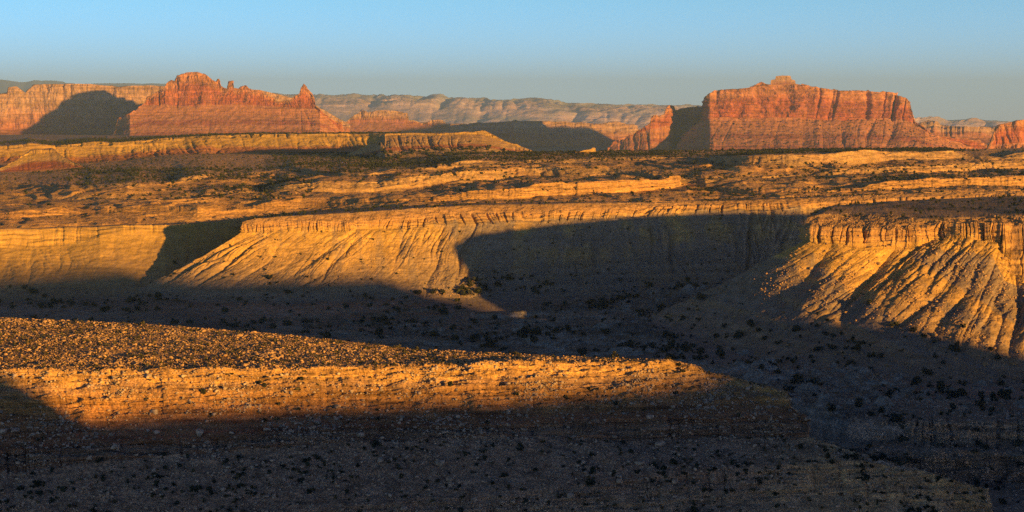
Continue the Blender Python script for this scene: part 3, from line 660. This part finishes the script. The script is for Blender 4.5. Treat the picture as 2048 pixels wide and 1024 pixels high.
# ---- far cliffs and blue hills
FC = [(-400, 196), (300, 190), (526, 187), (581, 190), (660, 191), (755, 191), (762, 188.5), (772, 191), (844, 194), (919, 196), (970, 197), (981, 201), (1022, 200), (1049, 196.5), (1060, 196), (1090, 198), (1107, 206), (1158, 207), (1227, 210), (1300, 210), (1380, 211), (1500, 220), (1700, 232), (1830, 239), (1895, 241), (1946, 243), (2025, 243), (2500, 246)]
mesa('far', FC, [(-400, 214), (700, 213), (1100, 222), (1400, 230), (1830, 243), (2500, 249)], [(-400, 262), (2500, 262)], [(-400, 22000), (1100, 21500), (2500, 23000)], 1500, 900, 3000, 1400, [6, 6, 50, 60],
     [None, [rough(800, 40, 4, 260)], [gully(900, 90, 0, 261, .8), ledges(60, 30, 262), rough(400, 50, 5, 263)], [gully(1200, 200, 0, 265, .5), rough(500, 40, 4, 267)]], sag=.1)
grid_obj('far_hills', G['far'], M['far'], kind='structure')
HL = [(-400, 164), (-60, 163), (0, 159), (20, 162), (38, 164.5), (55, 163.5), (75, 162), (100, 162.5), (126, 163.5), (132, 167), (170, 168.5), (205, 168), (239, 167), (273, 167), (331, 168), (420, 176), (600, 195), (700, 214)]
mesa('blue', HL, [(-400, 190), (700, 218)], [(-400, 240), (700, 240)], 42000, 3000, 1500, 3000, 500, [6, 4, 24, 14], [None, None, [gully(1500, 200, 0, 271, .6)], None])
grid_obj('mountains', G['blue'], M['hills'], kind='structure')

# ------------------------------------------------------------------ ridge added outside the frame on the right, crest shaped to cast shade
az = math.radians(SUN_AZ)
BU = [(-900, -2), (120, -4), (180, -12), (220, -24), (240, -35.5), (246, -41), (251, -48.5), (255, -53), (266, -51), (299, -51.5), (342, -54), (365, -54.5), (391, -54.5), (409, -53), (440, -45), (560, -19), (608, -19), (640, -18), (652, -30), (676, -31), (700, -33), (742, -36), (754, -44), (764, -56), (771, -72), (777, -84), (786, -94), (903, -98), (912, -16), (960, -15.5), (1013, -14.5), (1082, -13.5), (1092, -60), (1110, -125), (1500, -132)]
bu = np.concatenate([np.linspace(-900, 100, 60)[:-1], np.linspace(100, 1120, 700)[:-1], np.linspace(1120, 1500, 40)])
bz = np.interp(bu, [p[0] for p in BU], [p[1] for p in BU]) + .7 * fbm(bu / 14, bu * 0, 4, 300)
def uw(u, w): return u * math.cos(az) + w * math.sin(az), u * math.sin(az) - w * math.cos(az)
bwc = 400 * smooth(bu, 255, 268); tel = math.tan(math.radians(SUN_EL))
bz = bz + bwc * tel
rowsB = []
for w, f in ((-70, 0), (-45, .35), (-20, .8), (-6, 1.0), (0, 1.0), (60, 1.0), (130, .95), (260, .5), (420, 0)):
    X, Y = uw(bu, w + bwc)
    z = -140 + (bz + 140) * f
    if w > 0: z = np.minimum(z, bz + .03 * w)
    rowsB.append(np.stack([X, Y, z], -1))
GB = []
for k in range(len(rowsB) - 1):
    for f in np.linspace(0, 1, 9)[:-1]: GB.append(rowsB[k] * (1 - f) + rowsB[k + 1] * f)
GB.append(rowsB[-1]); GB = np.array(GB)
GB[..., 2] += .8 * fbm(GB[..., 0] / 20, GB[..., 1] / 20, 5, 301) * np.clip(np.arange(len(GB)) / 20.0 - 1, -1, 0)[:, None] ** 2
G['rim'] = {'P': GB, 'lay': np.linspace(0, 1, len(GB))}  # the added ridge that throws shadow over the canyon
grid_obj('shade_ridge', G['rim'], M['plateau'], kind='structure')

# ------------------------------------------------------------------ bushes, shrubs, boulders
def ico(sub=1):
    import bmesh
    bm = bmesh.new(); bmesh.ops.create_icosphere(bm, subdivisions=sub, radius=1)
    V = np.array([v.co[:] for v in bm.verts]); Fc = np.array([[v.index for v in f.verts] for f in bm.faces]); bm.free()
    return V, Fc
def rock_proto(seed, sub=1, flat=.6, block=True):
    r = np.random.default_rng(seed); V, Fc = ico(sub)
    if block: V = np.sign(V) * np.abs(V) ** .6
    for _ in range(5):      # planar cuts give facets
        n = r.normal(size=3); n /= np.linalg.norm(n); d = r.uniform(.5, .8)
        q = V @ n; V = V - np.clip(q - d, 0, None)[:, None] * n
    V = V * np.array([1, r.uniform(.6, .9), flat * r.uniform(.7, 1.2)]) * (1 + r.normal(0, .05, (len(V), 1)))
    return V * .55, Fc
def leaf_proto(seed, n, lobes=5, size=.13, tall=.75):
    r = np.random.default_rng(seed); cs = r.normal(0, .22, (lobes, 3)) * [1, 1, .75]; cs[:, 2] = np.abs(cs[:, 2] + .38 * tall); rr = r.uniform(.22, .36, lobes)
    V = []; Fc = []
    for i in range(n):
        k = r.integers(lobes); d = r.normal(size=3); d /= np.linalg.norm(d)
        p = cs[k] + d * rr[k] * r.uniform(.65, 1.08) * [1, 1, tall]
        if p[2] < .02: p[2] = r.uniform(.02, .2)
        a_ = r.normal(size=3); a_ /= np.linalg.norm(a_); b_ = np.cross(a_, r.normal(size=3)); b_ /= np.linalg.norm(b_)
        s_ = size * r.uniform(.6, 1.4)
        k0 = len(V); V += [p + a_ * s_, p - a_ * s_ * .5 + b_ * s_ * .8, p - a_ * s_ * .6 - b_ * s_ * .8]; Fc.append([k0, k0 + 1, k0 + 2])
    # short trunk stub
    k0 = len(V)
    for zz, rd in ((-.08, .05), (.3, .03)):
        for t_ in range(3): V.append(np.array([math.cos(t_ * 2.1) * rd, math.sin(t_ * 2.1) * rd, zz]))
    for t_ in range(3):
        q, q2 = t_, (t_ + 1) % 3
        Fc += [[k0 + q, k0 + q2, k0 + 3 + q2], [k0 + q, k0 + 3 + q2, k0 + 3 + q]]
    return np.array(V), np.array(Fc)
def pick(g, n, dens, r, rows=None):
    P = g['P']; lay = g['lay']
    a0, b0 = rows or (0, len(P) - 1)
    Q = P[a0:b0 + 1]
    A = Q[:-1, :-1]; E1 = Q[:-1, 1:] - A; E2 = Q[1:, :-1] - A
    area = np.linalg.norm(np.cross(E1, E2), axis=-1)
    w = area * dens(A, np.repeat(lay[a0:b0, None], A.shape[1], 1))
    c = np.cumsum(w.ravel()); idx = np.searchsorted(c, r.random(n) * c[-1]); idx = np.minimum(idx, len(c) - 1)
    i, j = np.unravel_index(idx, w.shape); s_, t_ = r.random(n)[:, None], r.random(n)[:, None]
    return A[i, j] + E1[i, j] * s_ + E2[i, j] * t_
def project(p): return HX + F * p[:, 0] / p[:, 1], HY - F * p[:, 2] / p[:, 1]
def batch(name, protos, pos, size, mat, r, sink=.0, tilt=0.0, stretch=.25, **kw):
    Vs = []; Fs = []; off = 0; which = r.integers(len(protos), size=len(pos))
    for k, (V, Fc) in enumerate(protos):
        m = which == k; p = pos[m]; s_ = size[m]; n = len(p)
        if not n: continue
        th = r.random(n) * 6.283; c, s = np.cos(th), np.sin(th)
        R = np.zeros((n, 3, 3)); R[:, 0, 0] = c; R[:, 0, 1] = -s; R[:, 1, 0] = s; R[:, 1, 1] = c; R[:, 2, 2] = 1
        if tilt:
            a_ = r.normal(0, tilt, n); T = np.zeros((n, 3, 3)); T[:, 0, 0] = 1; T[:, 1, 1] = np.cos(a_); T[:, 1, 2] = -np.sin(a_); T[:, 2, 1] = np.sin(a_); T[:, 2, 2] = np.cos(a_)
            R = np.einsum('nij,njk->nik', T, R)
        sc3 = s_[:, None] * (1 + r.uniform(-stretch, stretch, (n, 3)))
        W = np.einsum('nij,nkj->nki', R, V[None] * sc3[:, None, :]) + p[:, None] - [0, 0, 1] * (sink * s_[:, None, None])
        Vs.append(W.reshape(-1, 3)); Fs.append((Fc[None] + (np.arange(n) * len(V))[:, None, None]).reshape(-1, 3) + off); off += n * len(V)
    me = mesh_from(name, np.concatenate(Vs), np.concatenate(Fs), mat, None, False)
    return link(name, me, **kw)
def individuals(name, protos, pos, size, mat, r, label, cat, group, sink=0):
    mes = [mesh_from(name, V, Fc, mat, None, False) for V, Fc in protos]
    src = None
    for p, s_ in zip(pos, size):
        if src is None:
            o = link(name, mes[0], label=label, cat=cat, group=group); src = o
        else:
            o = src.copy(); o.data = mes[r.integers(len(mes))]; COL.objects.link(o)
            o['label'] = label; o['group'] = group
        o.location = p - np.array([0, 0, sink * s_]); o.rotation_euler = (0, 0, r.random() * 6.28)
        o.scale = tuple(s_ * (1 + r.uniform(-.2, .2, 3)))
    return src
R2 = np.random.default_rng(11)
sky_near = lambda px: np.interp(px, [0, 300, 600, 850, 1100, 1340, 1410, 1530, 1575, 1613, 1640, 1720, 1860, 1975, 1990], [635, 648, 672, 700, 712, 720, 735, 770, 784, 832, 880, 905, 940, 980, 1100])
def inview(p, far=True):
    px, py = project(p)
    ok = (px > -20) & (px < 2068) & (py < 1034)
    if far: ok &= py < sky_near(px)
    return ok

JP = [leaf_proto(500 + k, 300, 4 + k % 3, .115, .95) for k in range(6)]
JS = [leaf_proto(520 + k, 46, 4, .25, .95) for k in range(5)]
DS = [leaf_proto(540 + k, 26, 3, .34, .7) for k in range(5)]
def cl(x, y, sc_, seed, lo=.0, pw=2): return np.clip(fbm(x / sc_, y / sc_, 4, seed) + .45 - lo, 0, 1.2) ** pw
# junipers of the canyon
dens_f = lambda A, l: (A[..., 1] > 520) * (A[..., 1] < 1200) * (.03 + 2 * cl(A[..., 0], A[..., 1] * 1.8, 45, 401, .15, 3)) * (1 + 2.2 * np.exp(-((A[..., 1] - 1095) / 28) ** 2) + 1.2 * np.exp(-((A[..., 1] - 930) / 60) ** 2))
pf = pick(G['floor'], 3400, dens_f, R2)
pm = pick(G['mid'], 260, lambda A, l: smooth(l, .68, .80) ** 2 * (.1 + cl(A[..., 0], A[..., 1], 50, 402)) * (A[..., 0] > -180), R2, (G['mid']['b'][3], G['mid']['b'][4]))
pr = pick(G['right'], 420, lambda A, l: smooth(l, .66, .80) ** 1.5 * (.15 + cl(A[..., 0], A[..., 1], 50, 403)), R2, (G['right']['b'][3], len(G['right']['P']) - 1))
pw = pick(G['wall'], 120, lambda A, l: smooth(l, .6, .78) * (.1 + cl(A[..., 0], A[..., 1], 50, 404)), R2, (G['wall']['b'][2], len(G['wall']['P']) - 1))
J = np.concatenate([pf, pm, pr, pw]); Jg = np.concatenate([np.zeros(len(pf)), np.ones(len(pm)), np.full(len(pr), 2), np.full(len(pw), 3)])
Jsz = np.clip(R2.lognormal(math.log(2.2), .45, len(J)), .8, 5.0)
ok = inview(J); vis = ok
J, Jg, Jsz = J[ok], Jg[ok], Jsz[ok]
order = np.argsort(-Jsz / J[:, 1])
top = order[:300]; rest = order[300:]
for k, (lb, gr) in enumerate((('dark round juniper bush on the shaded gravelly canyon floor', 'junipers on the canyon floor'), ('dark juniper bush on the shaded foot of the long middle headland', 'junipers below the middle headland'),
        ('dark juniper bush on the lower slope of the right headland', 'junipers below the right headland'), ('dark juniper bush at the foot of the left canyon wall', 'junipers below the left canyon wall'))):
    m = top[Jg[top] == k]
    if len(m): individuals('juniper_bush', JP, J[m], Jsz[m], M['juniper'], R2, lb, 'bush', gr, .04)
# plateau and far scrub
def dens_p(A, l):
    px = HX + F * A[..., 0] / A[..., 1]; py = HY - F * A[..., 2] / A[..., 1]
    n = cl(A[..., 0] * 1.2 - A[..., 1] * .5, A[..., 1] * .5 + A[..., 0] * .4, 90, 410, .05, 2)
    def win(v, a, b, w): return smooth(v, a - w, a + w) * (1 - smooth(v, b - w, b + w))
    lo_ = np.interp(px, [500, 700, 1000, 1300, 1600, 1900], [338, 350, 332, 318, 306, 303])
    d = win(px, 560, 1950, 40) * (py < lo_) * 1.0
    d = d + .75 * win(px, 140, 620, 40) * win(py, 335, 398, 6)
    d = d + .6 * win(px, 1370, 2400, 15) * (win(py, 322, 345, 3) + win(py, 350, 362, 3))
    d = d + .45 * win(px, 1150, 2400, 40) * win(py, 374, 392, 4) + .2 * win(px, 650, 1400, 40) * (py < 385)
    return (.03 + d * (.15 + n)) * (A[..., 1] > 900)
pp = pick(G['plat'], 17000, dens_p, R2)
psz = np.clip(R2.lognormal(math.log(1.75), .3, len(pp)), 1.0, 3.6)
pb = pick(G['bad'], 2600, lambda A, l: (l < .36) * (A[..., 1] < 3400) * (.05 + cl(A[..., 0], A[..., 1] * .4, 150, 411)), R2)
pb2 = np.concatenate([pick(G['rmesa'], 500, lambda A, l: np.ones_like(l), R2, (G['rmesa']['b'][3], len(G['rmesa']['P']) - 1)), pick(G['hill'], 120, lambda A, l: (l > .9) * 1.0 + .02, R2)])
pt = pick(G['right'], 260, lambda A, l: cl(A[..., 0], A[..., 1], 30, 414) + .1, R2, (0, G['right']['b'][1] + 8))
pt2 = pick(G['mid'], 420, lambda A, l: cl(A[..., 0], A[..., 1], 40, 415) + .1, R2, (0, G['mid']['b'][1]))
pt3 = pick(G['mid'], 500, lambda A, l: np.ones_like(l), R2, (G['mid']['b'][3], G['mid']['b'][4]))
pgj = pick(G['gorge'], 300, lambda A, l: .05 + cl(A[..., 0], A[..., 1] + A[..., 2], 25, 441), R2)
allp = np.concatenate([pgj, J[rest], pp, pb, pb2, pt, pt2, pt3])
alls = np.concatenate([R2.uniform(1.2, 3.4, len(pgj)), Jsz[rest], psz, R2.uniform(2, 4, len(pb)), R2.uniform(3, 5, len(pb2)), R2.uniform(.9, 2.2, len(pt)), R2.uniform(.9, 2.2, len(pt2)), R2.uniform(.7, 1.8, len(pt3))])
batch('shrubbery', JS, allp, alls, M['juniper'], R2, .03, kind='stuff', label='scattered dark scrub and small junipers over plateau, slopes and canyon floor', cat='scrub')
# desert shrubs on the near mesa
g = G['near']; nb = g['b']
ps = np.concatenate([pick(g, 3000, lambda A, l: .15 + cl(A[..., 0], A[..., 2] * 2, 14, 420), R2, (nb[5], len(g['P']) - 1)), pick(g, 90, lambda A, l: np.ones_like(l), R2, (nb[2], nb[4]))])
ss = np.clip(R2.lognormal(math.log(.95), .35, len(ps)), .4, 2.2); ok = inview(ps, False); ps, ss = ps[ok], ss[ok]
order = np.argsort(-ss / ps[:, 1])
individuals('desert_shrub', [leaf_proto(560 + k, 120, 4, .16, .8) for k in range(5)], ps[order[:292]], ss[order[:292]], M['juniper'], R2, 'small dark desert shrub on the shaded rubble slope of the near mesa', 'shrub', 'shrubs on the near mesa slope', .05)
rim_px = [(835, 549, .9), (340 + 680 - 600 + 260, 548, 1.0), (798, 549, 1.1), (860, 546, .9), (1030 / 2.926 + 680, 531, 1.5), (1230, 524, 1.5), (1335, 514, 1.1), (285, 588, 1.2)]
rp_ = []
for px, Y, s_ in rim_px:
    Q = g['P'][nb[1] + 2:nb[2]].reshape(-1, 3); d_ = np.hypot(HX + F * Q[:, 0] / Q[:, 1] - px, (Q[:, 1] - Y) * 2); rp_.append(Q[np.argmin(d_)])
individuals('rim_shrub', [leaf_proto(580 + k, 140, 4, .15, .85) for k in range(3)], np.array(rp_), np.array([r_[2] * 1.5 for r_ in rim_px]), M['shrub'], R2, 'golden sunlit shrub standing on the skyline edge of the near mesa', 'shrub', 'golden shrubs on the near mesa edge', .05)
rest_s = np.concatenate([ps[order[292:]], pick(g, 2600, lambda A, l: np.ones_like(l), R2, (nb[1], nb[2]))])
ss2 = np.concatenate([ss[order[292:]], R2.uniform(.4, .9, 2600)])
batch('undergrowth', DS, rest_s, ss2, M['shrub'], R2, .03, kind='stuff', label='low dry scrub over the near mesa', cat='scrub')
# rocks
RP = [rock_proto(600 + k, 1, .55) for k in range(8)]
RB = [rock_proto(620 + k, 2, .65) for k in range(7)]
b1 = np.concatenate([pick(g, 900, lambda A, l: .1 + cl(A[..., 0], A[..., 2] * 2, 18, 430, .1), R2, (nb[3] - 8, len(g['P']) - 1))])
s1 = np.clip(R2.lognormal(math.log(1.05), .5, len(b1)), .5, 3.4); ok = inview(b1, False); b1, s1 = b1[ok], s1[ok]
gr_ = G['right']; rb = gr_['b']
b2 = pick(gr_, 700, lambda A, l: .1 + cl(A[..., 0], A[..., 1], 30, 431, .1), R2, (rb[3], rb[4])); s2 = np.clip(R2.lognormal(math.log(1.1), .5, len(b2)), .6, 4.5)
ok = inview(b2); b2, s2 = b2[ok], s2[ok]
ob_ = np.concatenate([s1 / b1[:, 1], s2 / b2[:, 1]]); thr = np.sort(ob_)[-296]
m1 = s1 / b1[:, 1] >= thr; m2 = s2 / b2[:, 1] >= thr
individuals('boulder', RB, b1[m1], s1[m1], M['rubble_dark'], R2, 'angular grey-brown boulder on the shaded slope of the near mesa', 'boulder', 'boulders on the near mesa slope', -.1)
if m2.any(): individuals('boulder', RB, b2[m2], s2[m2], M['rubble_yel'], R2, 'fallen sandstone boulder on the talus ridges of the right headland', 'boulder', 'boulders on the right headland talus', -.1)
tp = pick(g, 42000, lambda A, l: .12 + 1.3 * cl(A[..., 0], A[..., 1], 22, 432, .1), R2, (nb[1], nb[2] + 8))
ts = np.clip(R2.lognormal(math.log(.38), .5, len(tp)) * (.75 + .9 * cl(tp[:, 0], tp[:, 1], 30, 437)), .2, 2.0)
lp = pick(g, 36000, lambda A, l: .08 + cl(A[..., 0], A[..., 2] * 2, 16, 433, .1), R2, (nb[2] + 4, len(g['P']) - 1))
ls = np.clip(R2.lognormal(math.log(.5), .5, len(lp)), .2, 1.6)
rp2 = pick(gr_, 11000, lambda A, l: .05 + cl(A[..., 0] + A[..., 1] * .6, A[..., 1] * .3, 22, 434, .1), R2, (rb[1], rb[4])); rs2 = np.clip(R2.lognormal(math.log(.7), .45, len(rp2)), .35, 2.2)
gm_ = G['mid']; mb = gm_['b']
rp3 = pick(gm_, 9000, lambda A, l: .03 + cl(A[..., 0], A[..., 1], 40, 435, .15), R2, (mb[1], mb[4])); rs3 = np.clip(R2.lognormal(math.log(.7), .4, len(rp3)), .4, 2)
gp_ = pick(G['gorge'], 5000, lambda A, l: .1 + cl(A[..., 0], A[..., 1] + A[..., 2], 18, 442), R2)
fp = pick(G['floor'], 6000, lambda A, l: (A[..., 1] > 540) * (A[..., 1] < 1000) * cl(A[..., 0], A[..., 1], 40, 436, .2), R2); fs = R2.uniform(.4, 1.6, len(fp))
batch('gravel', RP, np.concatenate([lp, b1[~m1], fp, gp_]), np.concatenate([ls, s1[~m1], fs, R2.uniform(.4, 1.8, len(gp_))]), M['rubble_dark'], R2, -.1, .35, kind='stuff', label='grey-brown broken stone over the shaded slope and canyon floor', cat='gravel')
rub = batch('rubble', RP, np.concatenate([tp, rp2, b2[~m2], rp3]), np.concatenate([ts, rs2, s2[~m2], rs3]), M['rubble'], R2, -.08, .35, kind='stuff', label='loose angular rubble strewn over mesa tops and talus', cat='rubble')

# ------------------------------------------------------------------ haze
hz = bpy.data.materials.new('haze_air'); hz.use_nodes = True
hn = hz.node_tree; hn.nodes.clear()
pv = hn.nodes.new('ShaderNodeVolumePrincipled'); pv.inputs['Density'].default_value = 3.0e-5
pv.inputs['Color'].default_value = (.52, .77, 1.0, 1); pv.inputs['Anisotropy'].default_value = 0.0
mo = hn.nodes.new('ShaderNodeOutputMaterial'); hn.links.new(pv.outputs[0], mo.inputs['Volume'])
hb = np.array([[x, y, z] for x in (-45000, 45000) for y in (-1500, 62000) for z in (-900, 1500)], float)
hf = np.array([[0, 1, 3, 2], [4, 6, 7, 5], [0, 4, 5, 1], [2, 3, 7, 6], [0, 2, 6, 4], [1, 5, 7, 3]])
link('haze', mesh_from('haze', hb, hf, hz, None, False), kind='stuff', label='thin blue haze over the far cliffs', cat='haze')
